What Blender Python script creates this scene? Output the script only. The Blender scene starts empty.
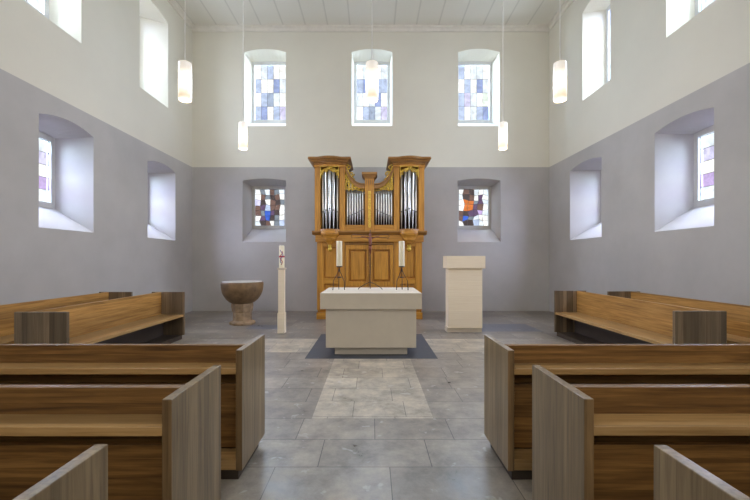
import bpy, bmesh, math, random
from mathutils import Vector, Matrix
random.seed(7)
C = bpy.context.scene.collection
SC = bpy.context.scene
PI = math.pi

# ------------------------------------------------------------------ materials
def new_mat(name):
    m = bpy.data.materials.new(name); m.use_nodes = True
    nt = m.node_tree; nt.nodes.clear()
    out = nt.nodes.new('ShaderNodeOutputMaterial')
    b = nt.nodes.new('ShaderNodeBsdfPrincipled')
    nt.links.new(b.outputs[0], out.inputs[0])
    return m, nt, b, out

def N(nt, kind, **kw):
    n = nt.nodes.new(kind)
    for k, v in kw.items():
        if hasattr(n, k): setattr(n, k, v)
        else: n.inputs[k].default_value = v
    return n

def ramp(nt, stops):
    r = nt.nodes.new('ShaderNodeValToRGB')
    els = r.color_ramp.elements
    while len(els) < len(stops): els.new(0.5)
    for e, (p, c) in zip(els, stops):
        e.position = p; e.color = (*c, 1)
    return r

def mix(nt, kind, fac, a, b):
    n = nt.nodes.new('ShaderNodeMix'); n.data_type = 'RGBA'; n.blend_type = kind
    for sock, v in ((n.inputs[0], fac), (n.inputs[6], a), (n.inputs[7], b)):
        if hasattr(v, 'is_linked'): nt.links.new(v, sock)
        elif isinstance(v, (int, float)): sock.default_value = v
        else: sock.default_value = (*v, 1)
    return n.outputs[2]

def plain(name, col, rough=0.5, metal=0.0, var=0.06, scale=6.0, bump=0.0, spec=0.5):
    m, nt, b, out = new_mat(name)
    tc = N(nt, 'ShaderNodeTexCoord')
    no = N(nt, 'ShaderNodeTexNoise', Scale=scale, Detail=6.0, Roughness=0.6)
    nt.links.new(tc.outputs['Object'], no.inputs['Vector'])
    r = ramp(nt, [(0.3, tuple(c*(1-var) for c in col)), (0.7, tuple(min(1, c*(1+var)) for c in col))])
    nt.links.new(no.outputs['Fac'], r.inputs[0])
    nt.links.new(r.outputs[0], b.inputs['Base Color'])
    b.inputs['Roughness'].default_value = rough; b.inputs['Metallic'].default_value = metal
    b.inputs['Specular IOR Level'].default_value = spec
    if bump:
        n2 = N(nt, 'ShaderNodeTexNoise', Scale=scale*8, Detail=5.0)
        nt.links.new(tc.outputs['Object'], n2.inputs['Vector'])
        bp = N(nt, 'ShaderNodeBump', Strength=bump, Distance=0.01)
        nt.links.new(n2.outputs['Fac'], bp.inputs['Height']); nt.links.new(bp.outputs[0], b.inputs['Normal'])
    return m

def wood(name, grain, strip, dark, mid, light, width=0.11, rough=0.48, contrast=0.35, spec=0.5):
    """grain: axis the fibres run along; strip: axis across which glued boards change tone"""
    m, nt, b, out = new_mat(name)
    tc = N(nt, 'ShaderNodeTexCoord'); oi = N(nt, 'ShaderNodeObjectInfo')
    add = N(nt, 'ShaderNodeVectorMath', operation='ADD')
    sc = N(nt, 'ShaderNodeVectorMath', operation='SCALE'); sc.inputs[0].default_value = (7.3, 5.1, 3.7)
    nt.links.new(oi.outputs['Random'], sc.inputs['Scale'])
    nt.links.new(tc.outputs['Object'], add.inputs[0]); nt.links.new(sc.outputs[0], add.inputs[1])
    # board index
    sep = N(nt, 'ShaderNodeSeparateXYZ'); nt.links.new(add.outputs[0], sep.inputs[0])
    dv = N(nt, 'ShaderNodeMath', operation='DIVIDE'); dv.inputs[1].default_value = width
    nt.links.new(sep.outputs['XYZ'.index(strip)], dv.inputs[0])
    fl = N(nt, 'ShaderNodeMath', operation='FLOOR'); nt.links.new(dv.outputs[0], fl.inputs[0])
    wn = N(nt, 'ShaderNodeTexWhiteNoise', noise_dimensions='1D'); nt.links.new(fl.outputs[0], wn.inputs['W'])
    # grain
    s = [42.0, 42.0, 42.0]; s['XYZ'.index(grain)] = 1.8
    mp = N(nt, 'ShaderNodeMapping'); mp.inputs['Scale'].default_value = s
    comb = N(nt, 'ShaderNodeVectorMath', operation='ADD')
    nt.links.new(add.outputs[0], comb.inputs[0])
    sc2 = N(nt, 'ShaderNodeVectorMath', operation='SCALE'); sc2.inputs[0].default_value = (3, 3, 3)
    nt.links.new(wn.outputs['Value'], sc2.inputs['Scale']); nt.links.new(sc2.outputs[0], comb.inputs[1])
    nt.links.new(comb.outputs[0], mp.inputs['Vector'])
    no = N(nt, 'ShaderNodeTexNoise', Scale=1.0, Detail=5.0, Roughness=0.62, Distortion=0.4)
    nt.links.new(mp.outputs[0], no.inputs['Vector'])
    r = ramp(nt, [(0.28, dark), (0.5, mid), (0.74, light)])
    nt.links.new(no.outputs['Fac'], r.inputs[0])
    r2 = ramp(nt, [(0.0, (1-contrast,)*3), (1.0, (1+contrast*0.6,)*3)])
    nt.links.new(wn.outputs['Value'], r2.inputs[0])
    col = mix(nt, 'MULTIPLY', 1.0, r.outputs[0], r2.outputs[0])
    nt.links.new(col, b.inputs['Base Color'])
    b.inputs['Roughness'].default_value = rough
    b.inputs['Specular IOR Level'].default_value = spec
    bp = N(nt, 'ShaderNodeBump', Strength=0.12, Distance=0.004)
    nt.links.new(no.outputs['Fac'], bp.inputs['Height']); nt.links.new(bp.outputs[0], b.inputs['Normal'])
    return m

def stone_tiles(name, c1, c2, mortar, bw, rh, off=(0, 0), rough=0.34, fleck=0.5, dark_seam=True):
    m, nt, b, out = new_mat(name)
    tc = N(nt, 'ShaderNodeTexCoord')
    mp = N(nt, 'ShaderNodeMapping'); mp.inputs['Location'].default_value = (off[0], off[1], 0)
    nt.links.new(tc.outputs['Object'], mp.inputs['Vector'])
    br = N(nt, 'ShaderNodeTexBrick', offset=0.37, offset_frequency=2, squash=0.8, squash_frequency=3)
    br.inputs['Scale'].default_value = 1.0
    br.inputs['Mortar Size'].default_value = 0.0035; br.inputs['Mortar Smooth'].default_value = 0.2
    br.inputs['Brick Width'].default_value = bw; br.inputs['Row Height'].default_value = rh
    br.inputs['Color1'].default_value = (*c1, 1); br.inputs['Color2'].default_value = (*c2, 1)
    br.inputs['Mortar'].default_value = (*mortar, 1)
    nt.links.new(mp.outputs[0], br.inputs['Vector'])
    n1 = N(nt, 'ShaderNodeTexNoise', Scale=3.0, Detail=10.0, Roughness=0.74, Distortion=0.15)
    nt.links.new(tc.outputs['Object'], n1.inputs['Vector'])
    r1 = ramp(nt, [(0.3, (0.45, 0.44, 0.44)), (0.5, (0.97, 0.96, 0.95)), (0.68, (1.45, 1.4, 1.33))])
    nt.links.new(n1.outputs['Fac'], r1.inputs[0])
    c = mix(nt, 'MULTIPLY', 1.0, br.outputs['Color'], r1.outputs[0])
    n2 = N(nt, 'ShaderNodeTexNoise', Scale=6.5, Detail=3.0, Roughness=0.6, Distortion=0.5)
    nt.links.new(tc.outputs['Object'], n2.inputs['Vector'])
    r2 = ramp(nt, [(0.635, (0, 0, 0)), (0.69, (fleck,)*3)])
    nt.links.new(n2.outputs['Fac'], r2.inputs[0])
    c = mix(nt, 'MIX', r2.outputs[0], c, (0.55, 0.53, 0.5))
    nt.links.new(c, b.inputs['Base Color'])
    rr = ramp(nt, [(0.3, (rough*0.75,)*3), (0.7, (rough*1.3,)*3)])
    nt.links.new(n1.outputs['Fac'], rr.inputs[0]); nt.links.new(rr.outputs[0], b.inputs['Roughness'])
    bp = N(nt, 'ShaderNodeBump', Strength=0.25, Distance=0.004)
    nt.links.new(br.outputs['Fac'], bp.inputs['Height']); bp.invert = True
    nt.links.new(bp.outputs[0], b.inputs['Normal'])
    return m

def glass(name, col, streak=0.25):
    """coloured leaded glass: lets tinted daylight through, with a faint sheen"""
    m, nt, b, out = new_mat(name); nt.nodes.remove(b)
    tc = N(nt, 'ShaderNodeTexCoord')
    no = N(nt, 'ShaderNodeTexNoise', Scale=5.0, Detail=4.0, Distortion=1.0)
    nt.links.new(tc.outputs['Object'], no.inputs['Vector'])
    r = ramp(nt, [(0.3, tuple(c*(1-streak) for c in col)), (0.7, tuple(min(1, c*(1+streak*0.5)) for c in col))])
    nt.links.new(no.outputs['Fac'], r.inputs[0])
    t = N(nt, 'ShaderNodeBsdfTransparent'); nt.links.new(r.outputs[0], t.inputs[0])
    g = N(nt, 'ShaderNodeBsdfGlossy'); g.inputs['Roughness'].default_value = 0.15
    ms = N(nt, 'ShaderNodeMixShader'); ms.inputs[0].default_value = 0.04
    nt.links.new(t.outputs[0], ms.inputs[1]); nt.links.new(g.outputs[0], ms.inputs[2])
    nt.links.new(ms.outputs[0], out.inputs[0])
    return m

def boards_mat(name, col, width):
    m, nt, b, out = new_mat(name)
    tc = N(nt, 'ShaderNodeTexCoord'); sep = N(nt, 'ShaderNodeSeparateXYZ')
    nt.links.new(tc.outputs['Object'], sep.inputs[0])
    dv = N(nt, 'ShaderNodeMath', operation='DIVIDE'); dv.inputs[1].default_value = width
    nt.links.new(sep.outputs[0], dv.inputs[0])
    fr = N(nt, 'ShaderNodeMath', operation='FRACT'); nt.links.new(dv.outputs[0], fr.inputs[0])
    r = ramp(nt, [(0.0, tuple(c*0.8 for c in col)), (0.05, col), (0.95, col)])
    r.color_ramp.elements.new(1.0).color = (*[c*0.8 for c in col], 1)
    nt.links.new(fr.outputs[0], r.inputs[0]); nt.links.new(r.outputs[0], b.inputs['Base Color'])
    b.inputs['Roughness'].default_value = 0.6
    return m

def lamp_mat(name):
    """opal glass cylinder: brightest around the lamp in its middle"""
    m, nt, b, out = new_mat(name)
    tc = N(nt, 'ShaderNodeTexCoord'); sep = N(nt, 'ShaderNodeSeparateXYZ')
    nt.links.new(tc.outputs['Object'], sep.inputs[0])
    mr = N(nt, 'ShaderNodeMapRange'); mr.inputs[1].default_value = 0.0; mr.inputs[2].default_value = 0.50
    nt.links.new(sep.outputs[2], mr.inputs[0])
    r = ramp(nt, [(0.0, (1.0, 0.83, 0.6)), (0.1, (0.75, 0.55, 0.33)), (0.26, (1.5, 1.25, 0.9)), (0.5, (2.6, 2.35, 1.9)), (0.72, (1.3, 1.12, 0.85)), (0.82, (0.62, 0.54, 0.46)), (1.0, (0.55, 0.5, 0.45))])
    nt.links.new(mr.outputs[0], r.inputs[0])
    b.inputs['Base Color'].default_value = (0.8, 0.78, 0.74, 1); b.inputs['Roughness'].default_value = 0.25
    nt.links.new(r.outputs[0], b.inputs['Emission Color']); b.inputs['Emission Strength'].default_value = 0.62
    return m

M = {}
M['cream'] = plain('cream_plaster', (0.73, 0.71, 0.63), 0.85, var=0.03, scale=0.8, bump=0.05, spec=0.2)
M['grey'] = plain('grey_plaster', (0.465, 0.452, 0.445), 0.8, var=0.08, scale=0.9, bump=0.06, spec=0.25)
M['ceiling'] = boards_mat('ceiling_boards', (0.76, 0.75, 0.70), 0.62)
M['trimw'] = plain('trim_paint', (0.74, 0.72, 0.66), 0.6)
M['floor'] = stone_tiles('floor_stone', (0.25, 0.222, 0.19), (0.315, 0.283, 0.243), (0.09, 0.08, 0.075), 0.80, 0.40, (0.38, -0.62))
M['floorfar'] = stone_tiles('chancel_stone', (0.17, 0.15, 0.128), (0.27, 0.24, 0.20), (0.11, 0.1, 0.09), 0.70, 0.42, (0.1, 0.2))
M['light'] = stone_tiles('light_stone', (0.42, 0.375, 0.305), (0.48, 0.43, 0.35), (0.2, 0.18, 0.16), 0.62, 0.38, (0.18, -0.04))
M['dark'] = stone_tiles('dark_slate', (0.06, 0.072, 0.095), (0.075, 0.087, 0.11), (0.05, 0.05, 0.06), 2.0, 2.4, (1.0, 0.5), fleck=0.08, rough=0.5)
M['dark2'] = stone_tiles('blue_slab', (0.13, 0.135, 0.16), (0.15, 0.155, 0.175), (0.07, 0.07, 0.08), 1.4, 1.2, (0.2, 0.3), fleck=0.2)
OAK = ((0.085, 0.037, 0.009), (0.23, 0.112, 0.030), (0.41, 0.215, 0.064))
M['oak_x'] = wood('oak_along_x', 'X', 'Z', *OAK, width=0.085)
M['oak_xs'] = wood('oak_shelf_x', 'X', 'Y', (0.30, 0.17, 0.062), (0.44, 0.265, 0.105), (0.54, 0.345, 0.155), width=0.3, rough=0.3)
M['oak_ys'] = wood('oak_seat_y', 'Y', 'X', (0.30, 0.17, 0.062), (0.44, 0.265, 0.105), (0.54, 0.345, 0.155), width=0.3, rough=0.3)
M['oak_y'] = wood('oak_along_y', 'Y', 'Z', (0.22, 0.105, 0.024), (0.43, 0.225, 0.06), (0.58, 0.335, 0.108), width=0.1, contrast=0.3)
END = ((0.14, 0.095, 0.05), (0.245, 0.172, 0.092), (0.355, 0.258, 0.142))
M['end_y'] = wood('end_panel_strips_y', 'Z', 'Y', *END, width=0.06, contrast=0.28, rough=0.3)
M['end_x'] = wood('end_panel_strips_x', 'Z', 'X', (0.145, 0.10, 0.06), (0.215, 0.155, 0.095), (0.27, 0.20, 0.125), width=0.062, contrast=0.5, rough=0.4)
M['oak_z'] = wood('oak_edge_z', 'Z', 'X', (0.13, 0.075, 0.032), (0.22, 0.135, 0.06), (0.3, 0.19, 0.09), width=0.2)
M['plinth'] = plain('dark_plinth_and_seat_shade', (0.05, 0.035, 0.025), 0.6)
ORG = ((0.30, 0.125, 0.012), (0.54, 0.245, 0.028), (0.68, 0.345, 0.05))
M['org_z'] = wood('organ_oak_upright', 'Z', 'X', *ORG, width=0.4, contrast=0.12, rough=0.4)
M['org_x'] = wood('organ_oak_level', 'X', 'Z', *ORG, width=0.5, contrast=0.12, rough=0.4)
M['org_dark'] = wood('organ_oak_cornice', 'X', 'Z', (0.22, 0.095, 0.018), (0.37, 0.175, 0.036), (0.48, 0.25, 0.06), width=0.5, contrast=0.1, rough=0.35)
M['shade'] = plain('organ_interior_shade', (0.02, 0.015, 0.012), 0.9)
M['gold'] = plain('gilding', (0.82, 0.48, 0.075), 0.38, metal=0.4, var=0.5, scale=45)
M['tin'] = plain('pipe_tin', (0.68, 0.69, 0.70), 0.28, metal=0.85, var=0.06)
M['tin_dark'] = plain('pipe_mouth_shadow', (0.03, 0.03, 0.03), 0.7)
M['altar'] = plain('altar_stone', (0.68, 0.61, 0.505), 0.5, var=0.03, scale=5, bump=0.02)
M['ambo'] = wood('bleached_ambo', 'X', 'Z', (0.82, 0.70, 0.51), (0.86, 0.74, 0.55), (0.89, 0.78, 0.59), width=0.3, contrast=0.04, rough=0.5)
M['ambo_p'] = plain('ambo_plinth', (0.58, 0.50, 0.38), 0.6)
M['candle'] = plain('candle_wax', (0.84, 0.77, 0.58), 0.45, var=0.03)
M['iron'] = plain('wrought_iron', (0.07, 0.06, 0.055), 0.5, metal=0.6)
M['corpus'] = plain('bronze_figure', (0.22, 0.075, 0.05), 0.45, metal=0.3)
M['red'] = plain('red_wax', (0.42, 0.05, 0.06), 0.5)
M['blue'] = plain('blue_wax', (0.09, 0.07, 0.30), 0.5)
M['font'] = plain('font_sandstone', (0.185, 0.112, 0.05), 0.6, var=0.45, scale=5, bump=0.25)
M['font2'] = plain('font_foot_stone', (0.30, 0.205, 0.115), 0.75, var=0.4, scale=7, bump=0.35)
M['font_in'] = plain('font_basin_metal', (0.62, 0.60, 0.56), 0.35, metal=0.3)
M['cord'] = plain('lamp_cord', (0.85, 0.85, 0.82), 0.5)
M['lamp'] = lamp_mat('opal_lamp')
M['lampcap'] = plain('lamp_cap', (0.8, 0.79, 0.75), 0.4)
M['frame_w'] = plain('window_frame_white', (0.70, 0.72, 0.74), 0.5)
M['frame_g'] = plain('window_frame_grey', (0.50, 0.50, 0.50), 0.5)
M['lead'] = plain('lead_came', (0.12, 0.12, 0.13), 0.6)
G = {}
for k, c in dict(white=(0.92, 0.95, 0.98), pale=(0.72, 0.82, 0.95), blue=(0.30, 0.38, 0.66), mid=(0.46, 0.56, 0.80), lav=(0.60, 0.60, 0.86),
                 green=(0.72, 0.84, 0.80), pink=(0.85, 0.76, 0.86), slate=(0.34, 0.42, 0.58), brown=(0.07, 0.055, 0.06), umber=(0.16, 0.10, 0.09), orange=(0.62, 0.19, 0.05),
                 cobalt=(0.05, 0.13, 0.62), red=(0.32, 0.04, 0.05), plum=(0.12, 0.08, 0.16), grey=(0.2, 0.24, 0.30), cream=(0.95, 0.88, 0.72), violet=(0.5, 0.4, 0.72)).items():
    G[k] = glass('glass_'+k, tuple(v*0.8 for v in c))

# ------------------------------------------------------------------ mesh helpers
class MB:
    def __init__(s): s.bm = bmesh.new()
    def box(s, x0, x1, y0, y1, z0, z1, mi=0):
        v = [s.bm.verts.new(p) for p in ((x0,y0,z0),(x1,y0,z0),(x1,y1,z0),(x0,y1,z0),(x0,y0,z1),(x1,y0,z1),(x1,y1,z1),(x0,y1,z1))]
        for f in ((3,2,1,0),(4,5,6,7),(0,1,5,4),(1,2,6,5),(2,3,7,6),(3,0,4,7)):
            s.bm.faces.new([v[i] for i in f]).material_index = mi
        return s
    def prism(s, pts, a0, a1, axis='Y', mi=0):
        """extrude a polygon: pts are (x,z) for axis Y, (y,z) for X, (x,y) for Z"""
        mk = {'Y': lambda p, a: (p[0], a, p[1]), 'X': lambda p, a: (a, p[0], p[1]), 'Z': lambda p, a: (p[0], p[1], a)}[axis]
        A = [s.bm.verts.new(mk(p, a0)) for p in pts]; B = [s.bm.verts.new(mk(p, a1)) for p in pts]
        n = len(pts)
        fs = [s.bm.faces.new(A), s.bm.faces.new(B[::-1])]
        for i in range(n): fs.append(s.bm.faces.new((A[i], A[(i+1) % n], B[(i+1) % n], B[i])))
        for f in fs: f.material_index = mi
        return s
    def lathe(s, prof, c=(0,0,0), seg=24, mi=0, a0=0.0, a1=2*PI, sx=1, sy=1, smooth=True):
        full = abs(a1-a0-2*PI) < 1e-6
        n = seg if full else seg+1
        rings = []
        for r, z in prof:
            if r < 1e-6: rings.append([s.bm.verts.new((c[0], c[1], c[2]+z))])
            else: rings.append([s.bm.verts.new((c[0]+sx*r*math.cos(a0+(a1-a0)*i/seg), c[1]+sy*r*math.sin(a0+(a1-a0)*i/seg), c[2]+z)) for i in range(n)])
        for A, B in zip(rings, rings[1:]):
            for i in range(n if full else n-1):
                j = (i+1) % n
                q = []
                for v in ((A[i] if len(A) > 1 else A[0]), (A[j] if len(A) > 1 else A[0]), (B[j] if len(B) > 1 else B[0]), (B[i] if len(B) > 1 else B[0])):
                    if v not in q: q.append(v)
                if len(q) > 2:
                    f = s.bm.faces.new(q); f.material_index = mi; f.smooth = smooth
        return s
    def tube(s, pts, rad, seg=8, mi=0, closed=False):
        pts = [Vector(p) for p in pts]; n = len(pts)
        rs = rad if isinstance(rad, (list, tuple)) else [rad]*n
        rings = []
        for i, p in enumerate(pts):
            if closed: d = pts[(i+1) % n]-pts[i-1]
            else: d = pts[min(i+1, n-1)]-pts[max(i-1, 0)]
            d.normalize()
            up = Vector((0,0,1)) if abs(d.z) < 0.9 else Vector((0,1,0))
            a = d.cross(up).normalized(); b = d.cross(a).normalized()
            rings.append([s.bm.verts.new(p+rs[i]*(a*math.cos(2*PI*k/seg)+b*math.sin(2*PI*k/seg))) for k in range(seg)])
        pairs = list(zip(rings, rings[1:])) + ([(rings[-1], rings[0])] if closed else [])
        for A, B in pairs:
            for k in range(seg):
                f = s.bm.faces.new((A[k], A[(k+1) % seg], B[(k+1) % seg], B[k])); f.smooth = True; f.material_index = mi
        if not closed:
            s.bm.faces.new(rings[0]).material_index = mi; s.bm.faces.new(rings[-1][::-1]).material_index = mi
        return s
    def quad(s, pts, mi=0):
        f = s.bm.faces.new([s.bm.verts.new(p) for p in pts]); f.material_index = mi; return s
    def build(s, name, mats, parent=None, loc=(0,0,0), bevel=0.0, seg=2, recalc=True):
        if recalc: bmesh.ops.recalc_face_normals(s.bm, faces=s.bm.faces[:])
        me = bpy.data.meshes.new(name); s.bm.to_mesh(me); s.bm.free()
        for m in (mats if isinstance(mats, (list, tuple)) else [mats]): me.materials.append(m)
        o = bpy.data.objects.new(name, me); C.objects.link(o); o.location = loc
        if parent: o.parent = parent
        if bevel:
            b = o.modifiers.new('bevel', 'BEVEL'); b.width = bevel; b.segments = seg; b.limit_method = 'ANGLE'; b.angle_limit = 0.7
        return o

def empty(name, loc=(0,0,0), rz=0.0):
    o = bpy.data.objects.new(name, None); C.objects.link(o); o.location = loc; o.rotation_euler = (0,0,rz); o.empty_display_size = 0.2
    return o
def tag(o, label, cat, group=None):
    o['label'] = label; o['category'] = cat
    if group: o['group'] = group
    return o
def structure(o, label=None, cat=None):
    o['kind'] = 'structure'
    if label: o['label'] = label
    if cat: o['category'] = cat
    return o
def copy_tree(o, parent=None):
    c = o.copy(); C.objects.link(c); c.parent = parent
    for ch in list(o.children): copy_tree(ch, c)
    return c

# ------------------------------------------------------------------ room shell
XL, XR, YB, YF, H, BAND = -5.06, 4.99, 10.56, -4.0, 8.0, 4.05

REAR = 3.0
DAY_UP, DAY_LOW = 780, 1050
def opening_loops(w):
    """outer loop (wall face) and inner loop (frame plane) of a splayed, segment-headed opening, as (u,z)"""
    c, h, z0, zs, rise, hi, zi0, zi1 = w['c'], w['h'], w['z0'], w['zs'], w['rise'], w['hi'], w['zi0'], w['zi1']
    ci = w['ci']
    outer = [(c-h, z0), (c+h, z0), (c+h, zs)]; inner = [(ci-hi, zi0), (ci+hi, zi0), (ci+hi, zi1)]
    n = 10
    for i in range(1, n):
        t = 1-2*i/n
        outer.append((c+h*t, zs+rise*(1-t*t))); inner.append((ci+hi*t, zi1+0.25*rise*(1-t*t)))
    outer.append((c-h, zs)); inner.append((ci-hi, zi1))
    return outer, inner

def wall(name, P, D, u0, u1, zones):
    """P(u,z,d) maps wall coords (d = depth outwards) to space; zones: (z0,z1,material index,windows)"""
    mb = MB(); bm = mb.bm
    for z0, z1, mi, wins in zones:
        vs = [bm.verts.new(P(*p, 0)) for p in ((u0,z0),(u1,z0),(u1,z1),(u0,z1))]
        es = [bm.edges.new((vs[i], vs[(i+1) % 4])) for i in range(4)]
        for w in wins:
            o, inn = opening_loops(w)
            ov = [bm.verts.new(P(*p, 0)) for p in o]; iv = [bm.verts.new(P(*p, w['d'])) for p in inn]
            n = len(ov)
            es += [bm.edges.new((ov[i], ov[(i+1) % n])) for i in range(n)]
            for i in range(n):
                f = bm.faces.new((ov[i], ov[(i+1) % n], iv[(i+1) % n], iv[i])); f.material_index = mi
        old = set(bm.faces)
        bmesh.ops.triangle_fill(bm, edges=es, use_beauty=True)
        for f in bm.faces:
            if f not in old: f.material_index = mi
    o = mb.build(name, [M['grey'], M['cream']], recalc=False)
    return structure(o)

def W(c, upper, h=None, hi=None, d=None, **kw):
    if upper: w = dict(c=c, h=h or 0.585, z0=5.21, zs=7.29, rise=0.09, hi=hi or 0.53, zi0=5.50, zi1=7.27, d=d or 0.55)
    else: w = dict(c=c, h=h or 0.61, z0=1.94, zs=3.67, rise=0.06, hi=hi or 0.51, zi0=2.38, zi1=3.61, d=d or 0.6)
    w['upper'] = upper; w['ci'] = c; w['day'] = DAY_UP if upper else DAY_LOW; w.update(kw); return w

back_low = [W(-3.035, False, day=150), W(3.015, False, day=150)]
back_up = [W(-3.01, True), W(0.0, True, h=0.57, hi=0.52), W(3.01, True)]
left_low = [W(6.255, False, h=0.56, hi=0.45, d=0.65, rise=0.1), W(9.05, False, h=0.6, hi=0.46, rise=0.1, ci=8.92)]
left_up = [W(5.98, True, h=0.55, hi=0.5, d=0.5, ci=5.9), W(8.735, True, h=0.575, hi=0.46, d=0.55, ci=8.5)]
right_low = [W(6.045, False, h=0.575, hi=0.48, rise=0.08, ci=5.98), W(8.80, False, h=0.65, hi=0.48, rise=0.09, ci=8.58)]
right_up = [W(5.80, True, h=0.56, hi=0.53, d=0.5), W(8.37, True, h=0.52, hi=0.46, d=0.5, ci=8.27)]
Pb = lambda u, z, d: (u, YB+d, z)
Pl = lambda u, z, d: (XL-d, u, z)
Pr = lambda u, z, d: (XR+d, u, z)
wall('wall_back', Pb, 0.6, XL, XR, [(0, BAND, 0, back_low), (BAND, H, 1, back_up)])
wall('wall_left', Pl, 0.6, YF, YB, [(0, BAND, 0, left_low), (BAND, H, 1, left_up)])
wall('wall_right', Pr, 0.6, YF, YB, [(0, BAND, 0, right_low), (BAND, H, 1, right_up)])

structure(MB().box(XL-0.1, XR+0.1, YF-0.3, YF, 0, REAR).build('wall_rear_light_blocker', M['grey']))  # unseen part-height wall, added to block low frontal sky light; open above

# floor: one mesh, its stone fields as material regions
regions = [(-0.985, 0.965, 5.48, 7.3, 3), (-0.55, 0.56, 3.42, 5.48, 2), (-2.15, 2.15, 5.86, 6.85, 2), (2.12, 3.45, 7.55, 8.45, 4), (-2.65, -1.85, 7.8, 8.3, 4)]
xs = sorted({XL-0.1, XR+0.1, *[r[0] for r in regions], *[r[1] for r in regions]})
ys = sorted({YF, YB+0.1, 6.85, *[r[2] for r in regions], *[r[3] for r in regions]})
mb = MB(); gv = {}
for i, x in enumerate(xs):
    for j, y in enumerate(ys): gv[i, j] = mb.bm.verts.new((x, y, 0))
for i in range(len(xs)-1):
    for j in range(len(ys)-1):
        cx, cy = (xs[i]+xs[i+1])/2, (ys[j]+ys[j+1])/2
        mi = 0 if cy < 6.85 else 1
        for r in regions:
            if r[0] < cx < r[1] and r[2] < cy < r[3]: mi = r[4]; break
        mb.bm.faces.new((gv[i,j], gv[i+1,j], gv[i+1,j+1], gv[i,j+1])).material_index = mi
structure(mb.build('floor', [M['floor'], M['floorfar'], M['light'], M['dark'], M['dark2']], recalc=False))
mb = MB().box(XL-0.7, XR+0.7, YF, YB+0.7, H, H+0.1)
structure(mb.build('ceiling', M['ceiling']))
# small painted moulding where ceiling meets walls
cv = [(0, 0), (0, -0.14), (0.03, -0.14), (0.05, -0.07), (0.10, -0.04), (0.10, 0)]
structure(MB().prism([(YB-a, H+b) for a, b in cv], XL, XR, 'X').build('trim_1', M['trimw']))
structure(MB().prism([(XL+a, H+b) for a, b in cv], YF, YB-0.1, 'Y').build('trim_2', M['trimw']))
structure(MB().prism([(XR-a, H+b) for a, b in cv], YF, YB-0.1, 'Y').build('trim_3', M['trimw']))

# ------------------------------------------------------------------ windows
UP1 = [['white','pale','mid','white','white'], ['mid','white','white','blue','pale'], ['white','mid','slate','pale','white'], ['mid','blue','white','mid','lav']]
UP2 = [['white','pale','mid','white','pale'], ['mid','blue','pale','mid','mid'], ['pale','white','pale','blue','white'], ['white','mid','slate','pale','lav']]
UP3 = [['mid','white','pale','pale','white'], ['white','mid','white','blue','pale'], ['mid','lav','pale','white','green'], ['mid','white','pale','mid','blue']]
LOWL = [['white','grey','pale','umber','grey','pale'], ['white','umber','grey','brown','umber','white'], ['lav','brown','white','umber','brown','grey'],
        ['umber','plum','mid','umber','umber','white'], ['umber','grey','cobalt','plum','brown','white'], ['white','plum','cobalt','brown','grey','white'], ['pale','brown','umber','white','grey','mid']]
LOWR = [['white','umber','brown','pale','white','pale'], ['pale','brown','umber','white','plum','white'], ['white','orange','orange','grey','plum','pale'],
        ['white','orange','orange','plum','umber','white'], ['umber','brown','plum','plum','violet','pale'], ['umber','cobalt','grey','pale','white','white'], ['white','brown','brown','mid','pale','white']]
SIDE = [['violet','pale'], ['violet','lav'], ['cream','white'], ['lav','violet'], ['violet','pale']]
SIDEU = [['pink','white','lav'], ['white','pink','white'], ['lav','white','pink'], ['white','lav','white'], ['pink','white','pale']]
wn = [0]
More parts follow.
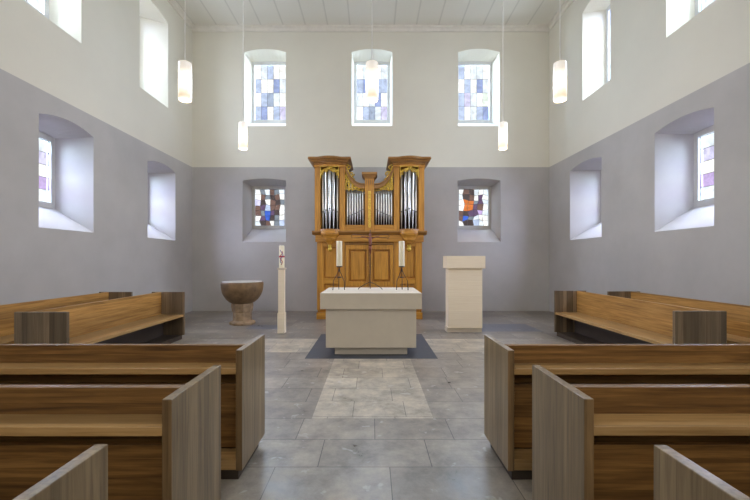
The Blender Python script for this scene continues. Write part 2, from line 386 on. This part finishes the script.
def window(w, P, pal, label, jit=0.0):
    wn[0] += 1
    c, hi, z0, z1, d = w['ci'], w['hi'], w['zi0'], w['zi1'], w['d']
    root = empty('window_%d' % wn[0], P(c, z0, d)); base = Vector(P(c, z0, d))
    structure(root, label, 'window')
    T = lambda u, z, dd: Vector(P(u, z, dd))-base
    fw = 0.075
    top = z1+0.02
    def bar(mb, ua, ub, za, zb, da, db):
        v = [mb.bm.verts.new(T(u, z, dd)) for u in (ua, ub) for z in (za, zb) for dd in (da, db)]
        for f in ((0,1,3,2),(4,6,7,5),(0,4,5,1),(2,3,7,6),(0,2,6,4),(1,5,7,3)): mb.bm.faces.new([v[i] for i in f])
    mb = MB()
    a, b = d-0.04, d+0.05
    bar(mb, c-hi-0.03, c-hi+fw, z0-0.03, top+0.03, a, b); bar(mb, c+hi-fw, c+hi+0.03, z0-0.03, top+0.03, a, b)
    bar(mb, c-hi+fw, c+hi-fw, z0-0.03, z0+fw, a, b); bar(mb, c-hi+fw, c+hi-fw, z1-fw, top+0.03, a, b)
    fr = mb.build('window_frame', M['frame_w' if w['upper'] else 'frame_g'], root, bevel=0.006)
    # panes as one leaded light
    u0, u1, za, zb = c-hi+fw, c+hi-fw, z0+fw, z1-fw
    nr, nc = len(pal), len(pal[0])
    names = sorted({n for r in pal for n in r})
    rnd = random.Random(wn[0])
    gu = {}
    for r in range(nr+1):
        for k in range(nc+1):
            u = u0+(u1-u0)*k/nc; z = zb-(zb-za)*r/nr
            if 0 < k < nc: u += rnd.uniform(-jit, jit)
            if 0 < r < nr: z += rnd.uniform(-jit, jit)
            gu[r, k] = (u, z)
    mb = MB(); vv = {k: mb.bm.verts.new(T(p[0], p[1], d+0.01)) for k, p in gu.items()}
    for r in range(nr):
        for k in range(nc):
            mb.bm.faces.new((vv[r,k], vv[r+1,k], vv[r+1,k+1], vv[r,k+1])).material_index = names.index(pal[r][k])
    mb.build('stained_glass', [G[n] for n in names], root)
    mb = MB()
    for r in range(nr+1):
        for k in range(nc+1):
            for q in ((r+1, k), (r, k+1)):
                if q in gu: mb.tube([T(*gu[r,k], d+0.005), T(*gu[q], d+0.005)], 0.0055, 5)
    mb.build('lead_came', M['lead'], root)
    # the daylight outside this window
    L = bpy.data.lights.new('daylight', 'AREA'); L.shape = 'RECTANGLE'; L.size = 2.2; L.size_y = 2.6
    L.energy = w['day']
    L.color = (0.80, 0.93, 1.0)
    lo = bpy.data.objects.new('daylight', L); C.objects.link(lo)
    lo.location = P(c, (z0+z1)/2+0.9, d+1.4)
    n = Vector(P(c, z0, 0))-Vector(P(c, z0, 1))
    n.z = -0.62
    lo.rotation_euler = n.to_track_quat('-Z', 'Z').to_euler()
    return root

for w, p, lb in zip(back_up, (UP1, UP2, UP3), ('high arched window of blue checkered glass in the end wall, left of the organ', 'high arched window of blue checkered glass directly above the organ', 'high arched window of blue checkered glass in the end wall, right of the organ')):
    window(w, Pb, p, lb)
window(back_low[0], Pb, LOWL, 'low window of dark coloured abstract glass above the stone font', 0.03)
window(back_low[1], Pb, LOWR, 'low window of orange and dark coloured glass above the ambo', 0.035)
window(left_low[0], Pl, SIDE, 'low deep window in the grey left wall, nearest the camera')
window(left_low[1], Pl, SIDE, 'low deep window in the grey left wall, nearest the font')
window(left_up[0], Pl, SIDEU, 'high window in the cream left wall cut by the top of the photo')
window(left_up[1], Pl, SIDEU, 'high arched window in the cream left wall behind a pendant lamp')
window(right_low[0], Pr, SIDE, 'low deep window in the grey right wall, nearest the camera')
window(right_low[1], Pr, SIDE, 'low deep window in the grey right wall, nearest the end wall')
window(right_up[0], Pr, SIDEU, 'high window in the cream right wall cut by the top of the photo')
window(right_up[1], Pr, SIDEU, 'high arched window in the cream right wall beside a pendant lamp')

# ------------------------------------------------------------------ pews across the nave
TOP, PD, PL, T = 0.858, 0.52, 3.25, 0.042
def end_panel(parent, x0, x1, y0, y1, mat, cut=True):
    # bottom hovers over a recessed plinth
    mb = MB().box(x0, x1, y0, y1, 0.072, TOP)
    mb.bm.normal_update()
    for f in mb.bm.faces:
        if abs(f.normal.y) > 0.5: f.material_index = 1
    return mb.build('end_panel', [mat, M['oak_z']], parent, bevel=0.003)

def cross_pew(xin, side, ynear, label):
    """side -1: runs to the left of the aisle; xin: aisle face of its end panel"""
    root = empty('pew', (xin, ynear, 0)); tag(root, label, 'pew', 'oak pews across the nave')
    s = side
    def X(a, b): return (min(s*a, s*b), max(s*a, s*b))
    end_panel(root, *X(0, T), 0, PD, M['end_y']); end_panel(root, *X(PL-T, PL), 0, PD, M['end_y'])
    i0, i1 = X(T+0.001, PL-T-0.001)
    MB().box(i0, i1, 0.150, 0.196, 0.697, TOP-0.001).box(i0, i1, 0.235, 0.262, 0.452, 0.72).box(i0, i1, 0.19, 0.262, 0.697, 0.72).build('backrest', M['oak_x'], root, bevel=0.002)
    MB().box(i0, i1, 0.012, 0.149, 0.696, 0.736).build('book_shelf', M['oak_xs'], root, bevel=0.003)
    MB().box(i0, i1, 0.150, 0.178, 0.15, 0.590).build('back_panel', M['oak_x'], root, bevel=0.002)
    MB().box(i0, i1, 0.183, PD-0.006, 0.41, 0.45).build('seat', M['oak_xs'], root, bevel=0.003)
    MB().box(i0, i1, 0.006, 0.149, 0.073, 0.145).build('foot_rail', M['oak_xs'], root, bevel=0.003)
    MB().box(i0+0.0, i1-0.0, 0.35, 0.38, 0.073, 0.409).build('seat_support', M['oak_x'], root)
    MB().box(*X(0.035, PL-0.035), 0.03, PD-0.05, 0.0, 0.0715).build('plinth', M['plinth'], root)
    return root
cross_pew(-0.847, -1, 2.445, 'oak pew left of the aisle, frontmost of the three rows')
cross_pew(-0.847, -1, 1.585, 'oak pew left of the aisle, middle of the three rows')
cross_pew(-0.847, -1, 0.685, 'oak pew left of the aisle, nearest row, only its end panel in view')
cross_pew(0.885, 1, 2.44, 'oak pew right of the aisle, frontmost of the three rows')
cross_pew(0.900, 1, 1.59, 'oak pew right of the aisle, middle of the three rows')
cross_pew(0.900, 1, 0.68, 'oak pew right of the aisle, nearest row, only its end panel in view')

# pews along the side walls, facing the middle
def side_pew(xf, s, y0, y1, label):
    """xf: x of the front edge; s: -1 on the left (back towards the left wall)"""
    root = empty('side_pew', (xf, y0, 0)); tag(root, label, 'pew', 'oak pews along the side walls')
    Lg = y1-y0; Dp = 0.59
    def X(a, b): return (min(s*a, s*b), max(s*a, s*b))
    for a in (0, Lg-T):
        MB().box(*X(0, Dp), a, a+T, 0.072, TOP).build('end_panel', M['end_x'], root, bevel=0.003)
    a, b = T+0.001, Lg-T-0.001
    MB().box(*X(0.41, 0.445), a, b, 0.08, TOP-0.001).build('backrest', M['oak_y'], root, bevel=0.002)
    MB().box(*X(0.006, 0.409), a, b, 0.41, 0.452).build('seat', M['oak_ys'], root, bevel=0.003)
    MB().box(*X(0.446, Dp-0.006), a, b, 0.696, 0.736).build('book_shelf', M['oak_ys'], root, bevel=0.003)
    MB().box(*X(0.37, 0.40), a, b, 0.073, 0.409).build('seat_support', M['plinth'], root)  # under-seat shade put into the colour of this support
    MB().box(*X(0.04, Dp-0.04), 0.03, Lg-0.03, 0, 0.0715).build('plinth', M['plinth'], root)
    return root
side_pew(-3.43, -1, 4.21, 6.88, 'oak side pew on the left, row further from the wall, grey striped end panel')
side_pew(-4.39, -1, 4.21, 6.88, 'oak side pew on the left, row against the grey wall')
side_pew(3.47, 1, 4.29, 7.15, 'oak side pew on the right, row further from the wall, grey striped end panel')
side_pew(4.39, 1, 4.29, 7.0, 'oak side pew on the right, row against the grey wall')

# ------------------------------------------------------------------ altar and what stands on it
AX, AY = -0.015, 5.56
alt = empty('altar', (AX, AY, 0)); tag(alt, 'pale stone block altar with overhanging top, on a dark floor slab', 'altar')
MB().box(-0.755, 0.755, 0, 1.15, 0.712, 0.95).build('altar_top', M['altar'], alt, bevel=0.004)
MB().box(-0.68, 0.68, 0.08, 1.07, 0.12, 0.712).build('altar_body', M['altar'], alt, bevel=0.004)
MB().box(-0.555, 0.555, 0.18, 0.97, 0, 0.12).build('altar_plinth', M['altar'], alt, bevel=0.003)

def candlestick(x, y, label, clabel, mir):
    root = empty('candlestick', (x, y, 0.95)); tag(root, label, 'candlestick', 'iron candlesticks on the altar')
    for fx, fy in ((-0.10, -0.05), (-0.015, 0.09), (0.085, 0.0)):
        fx *= mir
        MB().tube([(fx, fy, 0.001), (fx*0.92, fy*0.92, 0.15), (fx*0.45, fy*0.45, 0.24), (fx*0.16, fy*0.16, 0.30), (0, 0, 0.372)], [0.007, 0.006, 0.006, 0.006, 0.006], 7).build('leg', M['iron'], root)
    MB().lathe([(0, 0.37), (0.03, 0.372), (0.05, 0.383), (0.052, 0.39), (0.0, 0.39)], seg=20).build('drip_dish', M['iron'], root)
    MB().lathe([(0.0, 0.20), (0.035, 0.203), (0.04, 0.21), (0.035, 0.217), (0, 0.22)], seg=16).build('knot', M['iron'], root)
    cn = empty('candle', (x, y, 1.3405)); tag(cn, clabel, 'candle', 'altar candles')
    MB().lathe([(0, 0), (0.046, 0), (0.048, 0.01), (0.047, 0.40), (0.043, 0.412), (0.03, 0.408), (0, 0.404)], seg=24).build('wax', M['candle'], cn)
    MB().tube([(0, 0, 0.40), (0.002, 0, 0.425)], 0.002, 6).build('wick', M['iron'], cn)
candlestick(-0.536, 6.15, 'slim iron candlestick on splayed legs, left end of the altar', 'thick ivory candle on the left altar candlestick', 1)
candlestick(0.487, 6.15, 'slim iron candlestick on splayed legs, right end of the altar', 'thick ivory candle on the right altar candlestick', -1)

cr = empty('crucifix', (-0.03, 6.2, 0.95)); tag(cr, 'tall thin iron crucifix with small dark figure standing on the altar', 'crucifix')
MB().tube([(0, 0, 0.12), (0, 0, 0.99)], 0.007, 8).build('upright', M['iron'], cr)
mb = MB()
for s in (-1, 1):
    mb.tube([(0, 0, 0.90), (s*0.30, 0, 0.915), (s*0.315, 0, 0.885), (s*0.30, 0, 0.855), (0, 0, 0.87)], 0.005, 6)
mb.build('crossbar', M['iron'], cr)
for fx, fy in ((-0.2, -0.05), (0.2, -0.05), (0.0, 0.14)):
    MB().tube([(fx, fy, 0.009), (fx*0.9, fy*0.9, 0.035), (fx*0.45, fy*0.45, 0.09), (0, 0, 0.13)], 0.006, 6).build('leg', M['iron'], cr)
mb = MB()
mb.tube([(0, -0.02, 0.925), (0, -0.023, 0.91), (0, -0.024, 0.895), (0, -0.02, 0.88), (0, -0.018, 0.865), (0, -0.02, 0.83), (0.002, -0.022, 0.79), (0.004, -0.022, 0.77)], [0.006, 0.013, 0.013, 0.009, 0.021, 0.019, 0.015, 0.017], 10)
for s in (-1, 1):
    mb.tube([(s*0.015, -0.018, 0.863), (s*0.06, -0.014, 0.875), (s*0.115, -0.01, 0.888)], [0.008, 0.0065, 0.004], 8)
    mb.tube([(s*0.008, -0.022, 0.775), (s*0.008, -0.032, 0.725), (s*0.004, -0.02, 0.68), (s*0.004, -0.03, 0.668)], [0.011, 0.009, 0.0065, 0.005], 8)
fg = mb.build('figure', M['corpus'], cr); fg.scale = (1.35, 1.35, 1.35); fg.location = (0, 0.0, -0.315)

# ------------------------------------------------------------------ paschal candle, ambo, font
pc = empty('candle_stand', (-1.785, 7.42, 0)); tag(pc, 'slender cream floor stand left of the altar carrying a tall candle', 'candle stand')
MB().box(-0.07, 0.07, -0.07, 0.07, 0, 0.40).build('base_post', M['ambo'], pc, bevel=0.004)
MB().box(-0.058, 0.058, -0.058, 0.058, 0.40, 1.25).build('post', M['ambo'], pc, bevel=0.004)
MB().box(-0.075, 0.075, -0.075, 0.075, 1.25, 1.285).build('dish', M['ambo_p'], pc, bevel=0.006)
pk = empty('paschal_candle', (-1.785, 7.42, 1.2855)); tag(pk, 'tall white candle with red and blue decoration on the cream floor stand', 'candle')
MB().lathe([(0, 0), (0.052, 0), (0.054, 0.01), (0.052, 0.425), (0.046, 0.44), (0.03, 0.436), (0, 0.432)], seg=24).build('wax', M['candle'], pk)
mb = MB(); sp = []
for i in range(15):
    a = -PI/2+0.45*math.sin(i*0.6); sp.append((0.053*math.cos(a), 0.053*math.sin(a), 0.06+i*0.019))
mb.tube(sp, 0.008, 6).build('red_ribbon', M['red'], pk)
MB().lathe([(0.0535, 0.205), (0.056, 0.21), (0.056, 0.235), (0.0535, 0.24)], seg=24).build('red_band', M['red'], pk)
mb = MB(); sp = []
for i in range(12):
    a = -PI/2-0.5*math.sin(i*0.7)+0.15; sp.append((0.0535*math.cos(a), 0.0535*math.sin(a), 0.09+i*0.024))
mb.tube(sp, 0.007, 6).build('blue_ribbon', M['blue'], pk)
MB().tube([(0, 0, 0.43), (0.002, 0, 0.455)], 0.003, 6).build('wick', M['iron'], pk)

am = empty('ambo', (1.845, 7.4, 0)); tag(am, 'cream block lectern with overhanging top, right of the altar', 'lectern')
MB().box(-0.375, 0.395, 0, 0.36, 1.275, 1.52).build('lectern_top', M['ambo'], am, bevel=0.004)
MB().box(-0.33, 0.345, 0.04, 0.32, 0.09, 1.275).build('lectern_body', M['ambo'], am, bevel=0.004)
MB().box(-0.35, 0.345, 0.07, 0.32, 0, 0.09).build('lectern_plinth', M['ambo_p'], am, bevel=0.003)

fo = empty('baptismal_font', (-2.92, 8.45, 0)); tag(fo, 'brown stone bowl font on a short worn pillar by the end wall', 'font')
bowl = [(0.0, 0.46), (0.21, 0.465), (0.28, 0.50), (0.345, 0.56), (0.40, 0.64), (0.435, 0.72), (0.455, 0.82), (0.46, 0.92), (0.452, 0.945), (0.43, 0.95), (0.40, 0.945), (0.37, 0.86), (0.28, 0.72), (0.12, 0.65), (0, 0.645)]
MB().lathe(bowl, seg=40).build('bowl', M['font'], fo)
MB().lathe([(0, 0.90), (0.38, 0.90), (0.385, 0.925), (0.40, 0.955), (0.43, 0.957), (0.435, 0.951), (0.405, 0.948), (0.0, 0.88)], seg=40).build('basin_rim', M['font_in'], fo)
MB().lathe([(0.21, 0.0), (0.205, 0.27), (0.225, 0.30), (0.24, 0.40), (0.24, 0.47), (0, 0.47)], seg=8, a0=PI/8, a1=2*PI+PI/8, smooth=False).build('pillar', M['font2'], fo, bevel=0.015)
MB().lathe([(0, 0), (0.28, 0), (0.28, 0.055), (0.25, 0.075), (0.21, 0.09), (0.0, 0.09)], seg=8, a0=PI/8, a1=2*PI+PI/8, smooth=False).build('foot', M['font2'], fo, bevel=0.01)

# ------------------------------------------------------------------ organ
OX, OY = -0.06, 9.1
og = empty('organ', (OX, OY, 0)); tag(og, 'gilded oak pipe organ with two towers against the end wall', 'organ')
def part(mb, name, mat, par=og, bevel=0.006): return mb.build(name, mat, par, bevel=bevel)
# lower case: carcass with frame, panels, doors
mb = MB(); mb.box(-1.27, 1.27, 0.06, 1.05, 0.0, 1.875); part(mb, 'lower_case', M['org_z'])
part(MB().box(-1.285, 1.285, -0.015, 1.06, 0, 0.16), 'base_plinth', M['org_x'])
for s in (-1, 1):
    X = lambda a, b: (min(s*a, s*b), max(s*a, s*b))
    part(MB().box(*X(1.11, 1.275), 0.0, 0.06, 0.22, 1.875), 'stile', M['org_z'])
    part(MB().box(*X(0.60, 0.74), 0.0, 0.06, 0.22, 1.875), 'stile', M['org_z'])
    part(MB().box(*X(0.74, 1.11), 0.005, 0.06, 1.76, 1.875), 'top_rail', M['org_x'])
    part(MB().box(*X(0.74, 1.11), 0.005, 0.06, 0.86, 0.99), 'middle_rail', M['org_x'])
    part(MB().box(*X(0.775, 1.075), 0.03, 0.06, 1.02, 1.73).box(*X(0.775, 1.075), 0.03, 0.06, 0.26, 0.82), 'raised_panel', M['org_z'], bevel=0.02)
    # door: stiles, rails, raised field
    dr = part(MB().box(*X(0.022, 0.075), -0.012, 0.06, 0.80, 1.80).box(*X(0.50, 0.575), -0.012, 0.06, 0.80, 1.80).box(*X(0.075, 0.50), -0.012, 0.06, 1.69, 1.80).box(*X(0.075, 0.50), -0.012, 0.06, 0.80, 0.91), 'door', M['org_z'])
    part(MB().box(*X(0.11, 0.465), 0.012, 0.06, 0.95, 1.65), 'door_panel', M['org_z'], dr, bevel=0.02)
    part(MB().lathe([(0, -0.0), (0.014, 0.004), (0.012, 0.012), (0, 0.02)], (s*0.05, -0.025, 1.3), 12), 'door_knob', M['gold'], dr, 0)
    ld = part(MB().box(*X(0.022, 0.575), 0.0, 0.06, 0.25, 0.72), 'lower_panel', M['org_z'])
    # dark outline left by the door jamb moulding
    part(MB().box(*X(0.578, 0.600), -0.02, 0.06, 0.22, 1.84), 'jamb_moulding', M['org_dark'], bevel=0.004)
part(MB().box(-0.60, 0.60, -0.02, 0.06, 1.815, 1.84), 'lintel_moulding', M['org_dark'], bevel=0.004)
part(MB().box(-0.02, 0.02, -0.03, 0.06, 0.80, 1.81), 'meeting_stile', M['org_dark'], bevel=0.006)
part(MB().box(-0.60, 0.60, 0.0, 0.06, 0.72, 0.795), 'door_rail', M['org_x'])
part(MB().box(-1.31, 1.31, -0.05, 1.06, 1.876, 2.045), 'frieze', M['org_x'])
part(MB().box(-0.42, 0.42, -0.062, -0.05, 1.90, 2.02), 'frieze_panel', M['org_x'], bevel=0.01)
part(MB().prism([(-0.05, 2.045), (-0.08, 2.06), (-0.10, 2.085), (-0.13, 2.10), (-0.13, 2.14), (1.06, 2.14), (1.06, 2.045)], -1.38, 1.38, 'X'), 'belt_moulding', M['org_dark'])
# upper case backing; shade behind the pipes is put into its near-black colour
part(MB().box(-1.32, -0.58, 0.42, 0.95, 2.14, 3.72).box(0.58, 1.32, 0.42, 0.95, 2.14, 3.72).box(-0.58, 0.58, 0.42, 0.95, 2.14, 3.12), 'upper_case', M['shade'])
TC = 0.955
def spiral(mb, cx, cy, cz, r0, turns, flip, rad=0.011, up=0):
    pts = []
    n = 14
    for i in range(n):
        t = i/(n-1); a = up+flip*t*turns*2*PI; r = r0*(1-0.78*t)
        pts.append((cx+r*math.cos(a), cy, cz+r*math.sin(a)))
    mb.tube(pts, [rad*(1.15-0.5*i/n) for i in range(n)], 6)
def pipe(x, y, z0, zm, z1, r):
    """foot cone, mouth with lips, body"""
    mb = MB()
    mb.lathe([(r*0.2, z0), (r*0.9, zm-0.03), (r, zm), (r, z1-0.004), (r*0.9, z1), (0, z1)], (x, y, 0), 14)
    o = mb.build('pipe', M['tin'], og)
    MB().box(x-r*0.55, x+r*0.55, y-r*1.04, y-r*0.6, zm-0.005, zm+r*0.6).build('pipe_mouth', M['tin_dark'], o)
    return o
for s in (-1, 1):
    X = lambda a, b: (min(s*a, s*b), max(s*a, s*b))
    cx = s*TC
    # pilasters of the tower
    part(MB().box(*X(1.185, 1.325), -0.04, 0.95, 2.14, 3.72), 'pilaster', M['org_z'])
    part(MB().box(*X(0.59, 0.725), -0.04, 0.95, 2.14, 3.72), 'pilaster', M['org_z'])
    # bowed tower sill on a corbel
    bow = [(cx-0.24+0.48*i/12, -0.04-0.14*math.sin(PI*i/12)) for i in range(13)]
    part(MB().prism(bow+[(cx+0.24, 0.42), (cx-0.24, 0.42)], 2.14, 2.185, 'Z'), 'tower_sill', M['org_dark'], bevel=0.004)
    part(MB().lathe([(0.0, 1.80), (0.05, 1.81), (0.085, 1.835), (0.09, 1.86), (0.105, 1.862), (0.12, 1.89), (0.16, 1.915), (0.165, 1.945), (0.185, 1.948), (0.19, 1.98), (0.20, 2.00), (0.235, 2.03), (0.24, 2.06), (0.255, 2.065), (0.255, 2.14), (0, 2.14)], (cx, -0.045, 0), 28, a0=PI, a1=2*PI, sx=0.9, sy=0.7, smooth=False), 'corbel', M['org_x'], bevel=0)
    part(MB().lathe([(0, 1.64), (0.025, 1.65), (0.05, 1.68), (0.055, 1.71), (0.035, 1.74), (0.05, 1.76), (0.04, 1.785), (0.055, 1.80), (0, 1.805)], (cx, -0.055, 0), 16), 'gilt_pendant', M['gold'], bevel=0)
    # five tower pipes on the bow
    for i in range(5):
        t = (i-2)/2
        pipe(cx+t*0.175, -0.02-0.11*(1-t*t)+0.05, 2.19, 2.60+0.06*(1-abs(t))*1.0, 3.66-0.05*abs(t), 0.037-0.004*abs(t))
    # entablature and cornice with bowed centre
    def bowed(o, hw, dep, zz):
        p = [(cx-hw, -0.06-o)]
        p += [(cx-0.30+0.6*i/12, -0.06-o-dep*math.sin(PI*i/12)**1.3) for i in range(13)]
        p += [(cx+hw, -0.06-o), (cx+hw, 0.97), (cx-hw, 0.97)]
        return p
    part(MB().prism(bowed(0.0, 0.385, 0.10, 0), 3.68, 3.745, 'Z'), 'entablature', M['org_x'], bevel=0.006)
    mb = MB()
    for o, hw, z0, z1 in ((0.035, 0.41, 3.74, 3.757), (0.015, 0.392, 3.757, 3.782), (0.055, 0.435, 3.782, 3.80), (0.085, 0.462, 3.80, 3.818), (0.075, 0.45, 3.818, 3.832), (0.12, 0.495, 3.832, 3.848), (0.14, 0.515, 3.848, 3.872), (0.12, 0.497, 3.872, 3.882), (0.13, 0.505, 3.882, 3.895)):
        mb.prism(bowed(o, hw, 0.10, 0), z0, z1, 'Z')
    part(mb, 'cornice', M['org_dark'], bevel=0.003)
    # gilded carving in the tower head
    mb = MB()
    arch = []
    for i in range(17):
        t = i/16*2-1
        arch.append((cx+t*0.225, 3.50+0.10*(1-abs(t))**0.7+0.03*math.cos(t*3*PI)))
    mb.tube([(x, -0.125, z) for x, z in arch], 0.011, 6)
    mb.box(cx-0.225, cx+0.225, -0.135, -0.115, 3.672, 3.69)
    for f in (-1, 1):
        mb.tube([(cx+f*0.215, -0.125, 3.68), (cx+f*0.215, -0.125, 3.42), (cx+f*0.20, -0.125, 3.39)], [0.012, 0.012, 0.006], 6)
        spiral(mb, cx+f*0.175, -0.13, 3.56, 0.036, 1.3, f, 0.010); spiral(mb, cx+f*0.18, -0.13, 3.49, 0.03, 1.3, -f, 0.009)
    for k in range(-2, 3):
        for f in (-1, 1):
            spiral(mb, cx+k*0.085+f*0.018, -0.14, 3.635-0.035*abs(k), 0.034, 1.3, f, 0.0115)
    part(mb, 'gilt_carving', M['gold'], bevel=0)
    # middle field: sill, pipes, sagging rail, carving
    part(MB().box(*X(0.115, 0.59), -0.02, 0.42, 2.14, 2.29), 'field_sill', M['org_x'])
    for i in range(7):
        x = 0.16+i*0.0635
        zm = 2.56+0.028*(6-i if i > 2 else i+2)
        pipe(s*x, 0.06, 2.295, 2.48+0.03*(6-i), 3.17+0.01*i, 0.0225)
    rail = []
    for i in range(13):
        t = i/12; rail.append((s*(0.115+0.475*t), 3.25+0.44*(t**2.6)))
    low = [(x, z-0.09) for x, z in rail]
    part(MB().prism(rail+low[::-1], -0.06, 0.42, 'Y'), 'curved_rail', M['org_dark'], bevel=0.006)
    part(MB().prism([(x, z+0.03) for x, z in rail]+rail[::-1], -0.10, 0.42, 'Y'), 'rail_moulding', M['org_dark'], bevel=0.006)
    mb = MB()
    scal = [(x, min(z-0.05, 3.13+0.06*(i/12)**2-0.018*math.cos(i*1.9))) for i, (x, z) in enumerate(low)]
    mb.tube([(x, -0.025, z) for x, z in scal], 0.010, 6)
    mb.tube([(x, -0.025, z-0.01) for x, z in low], 0.010, 6)
    for i in range(1, 12, 1):
        zz = low[i][1]-0.04
        while zz > 3.14:
            spiral(mb, low[i][0]+0.012*(-1)**i, -0.04, zz, 0.033, 1.2, s*(-1)**i, 0.0115, up=zz*20); zz -= 0.062
    part(mb, 'gilt_carving', M['gold'], bevel=0)
    # gilded leaf in the angle of tower and rail
    mb = MB()
    spiral(mb, s*0.52, 0.1, 3.72, 0.075, 1.4, -s, 0.02, up=PI/2); spiral(mb, s*0.44, 0.1, 3.55, 0.065, 1.3, s, 0.018)
    mb.tube([(s*0.575, 0.1, 3.75), (s*0.54, 0.1, 3.62), (s*0.47, 0.1, 3.50), (s*0.36, 0.1, 3.41)], [0.03, 0.03, 0.025, 0.012], 8)
    part(mb, 'gilt_leaf', M['gold'], bevel=0)
part(MB().box(-0.112, 0.112, -0.07, 0.42, 2.14, 3.40), 'centre_post', M['org_z'])
mb = MB()
for hw, z0, z1 in ((0.125, 3.40, 3.43), (0.145, 3.43, 3.455), (0.165, 3.455, 3.485), (0.185, 3.485, 3.545)):
    mb.box(-hw, hw, -0.07-(hw-0.112), 0.30, z0, z1)
part(mb, 'post_capital', M['org_dark'])
mb = MB().box(-0.03, 0.03, -0.082, -0.07, 2.22, 3.10)
for i in range(9): spiral(mb, 0.0, -0.085, 2.28+i*0.095, 0.034, 1.2, 1 if i % 2 else -1, 0.008)
part(mb, 'gilt_carving', M['gold'], bevel=0)
for i in range(4): pass
part(MB().box(-0.085, -0.065, -0.082, -0.07, 3.26, 3.38).box(-0.035, -0.015, -0.082, -0.07, 3.26, 3.38).box(0.015, 0.035, -0.082, -0.07, 3.26, 3.38).box(0.065, 0.085, -0.082, -0.07, 3.26, 3.38), 'fluting', M['org_dark'], bevel=0.003)

# ------------------------------------------------------------------ pendant lamps
def pendant():
    root = empty('pendant_lamp', (0, 0, 0))
    MB().lathe([(0.0, 0.50), (0.078, 0.50), (0.083, 0.49), (0.084, 0.03), (0.078, 0.0), (0.062, 0.0), (0.062, 0.03), (0.0, 0.035)], seg=32).build('lamp_shade', M['lamp'], root)
    MB().lathe([(0, 0.50), (0.03, 0.50), (0.03, 0.525), (0.008, 0.54), (0, 0.54)], seg=16).build('lamp_cap', M['lampcap'], root)
    MB().tube([(0, 0, 0.53), (0, 0, H-3.57)], 0.007, 8).build('cord', M['cord'], root)
    MB().lathe([(0, H-3.57), (0.06, H-3.57), (0.055, H-3.60), (0, H-3.61)], seg=20).build('ceiling_rose', M['lampcap'], root)
    return root
proto = pendant()
spots = [(-2.493, 5.0, 3.57, 'lit white cylinder pendant lamp, nearer of the two on the left'), (0.0, 5.0, 3.57, 'lit white cylinder pendant lamp in front of the middle high window'),
         (2.507, 5.0, 3.57, 'lit white cylinder pendant lamp, nearer of the two on the right'), (-2.475, 7.2, 3.57, 'lit white cylinder pendant lamp, further of the two on the left'),
         (2.515, 7.2, 3.57, 'lit white cylinder pendant lamp, further of the two on the right')]
for i, (x, y, z, lb) in enumerate(spots):
    o = proto if i == 0 else copy_tree(proto)
    o.location = (x, y, z); tag(o, lb, 'lamp', 'pendant lamps on long cords')
    L = bpy.data.lights.new('lamp_glow', 'POINT'); L.energy = 14; L.color = (1.0, 0.80, 0.55); L.shadow_soft_size = 0.09
    lo = bpy.data.objects.new('lamp_glow', L); C.objects.link(lo); lo.location = (x, y, z-0.12)

# ------------------------------------------------------------------ sky, camera, colour
w = bpy.data.worlds.new('sky'); SC.world = w; w.use_nodes = True
bg = w.node_tree.nodes['Background']; bg.inputs[0].default_value = (1.0, 0.97, 0.91, 1); bg.inputs[1].default_value = 1.6
cam = bpy.data.cameras.new('camera'); co = bpy.data.objects.new('camera', cam); C.objects.link(co)
co.location = (0, 0, 1.45); co.rotation_euler = (PI/2, 0, 0)
cam.sensor_width = 36; cam.lens = 18; cam.shift_x = 3/750; cam.shift_y = 9.5/750; cam.clip_start = 0.05
SC.camera = co
SC.view_settings.view_transform = 'Standard'; SC.view_settings.look = 'None'
SC.view_settings.exposure = 0.16; SC.view_settings.gamma = 1.0; SC.view_settings.use_curve_mapping = False
SC.cycles.use_denoising = True
SC.cycles.max_bounces = 10; SC.cycles.diffuse_bounces = 6; SC.cycles.transparent_max_bounces = 12
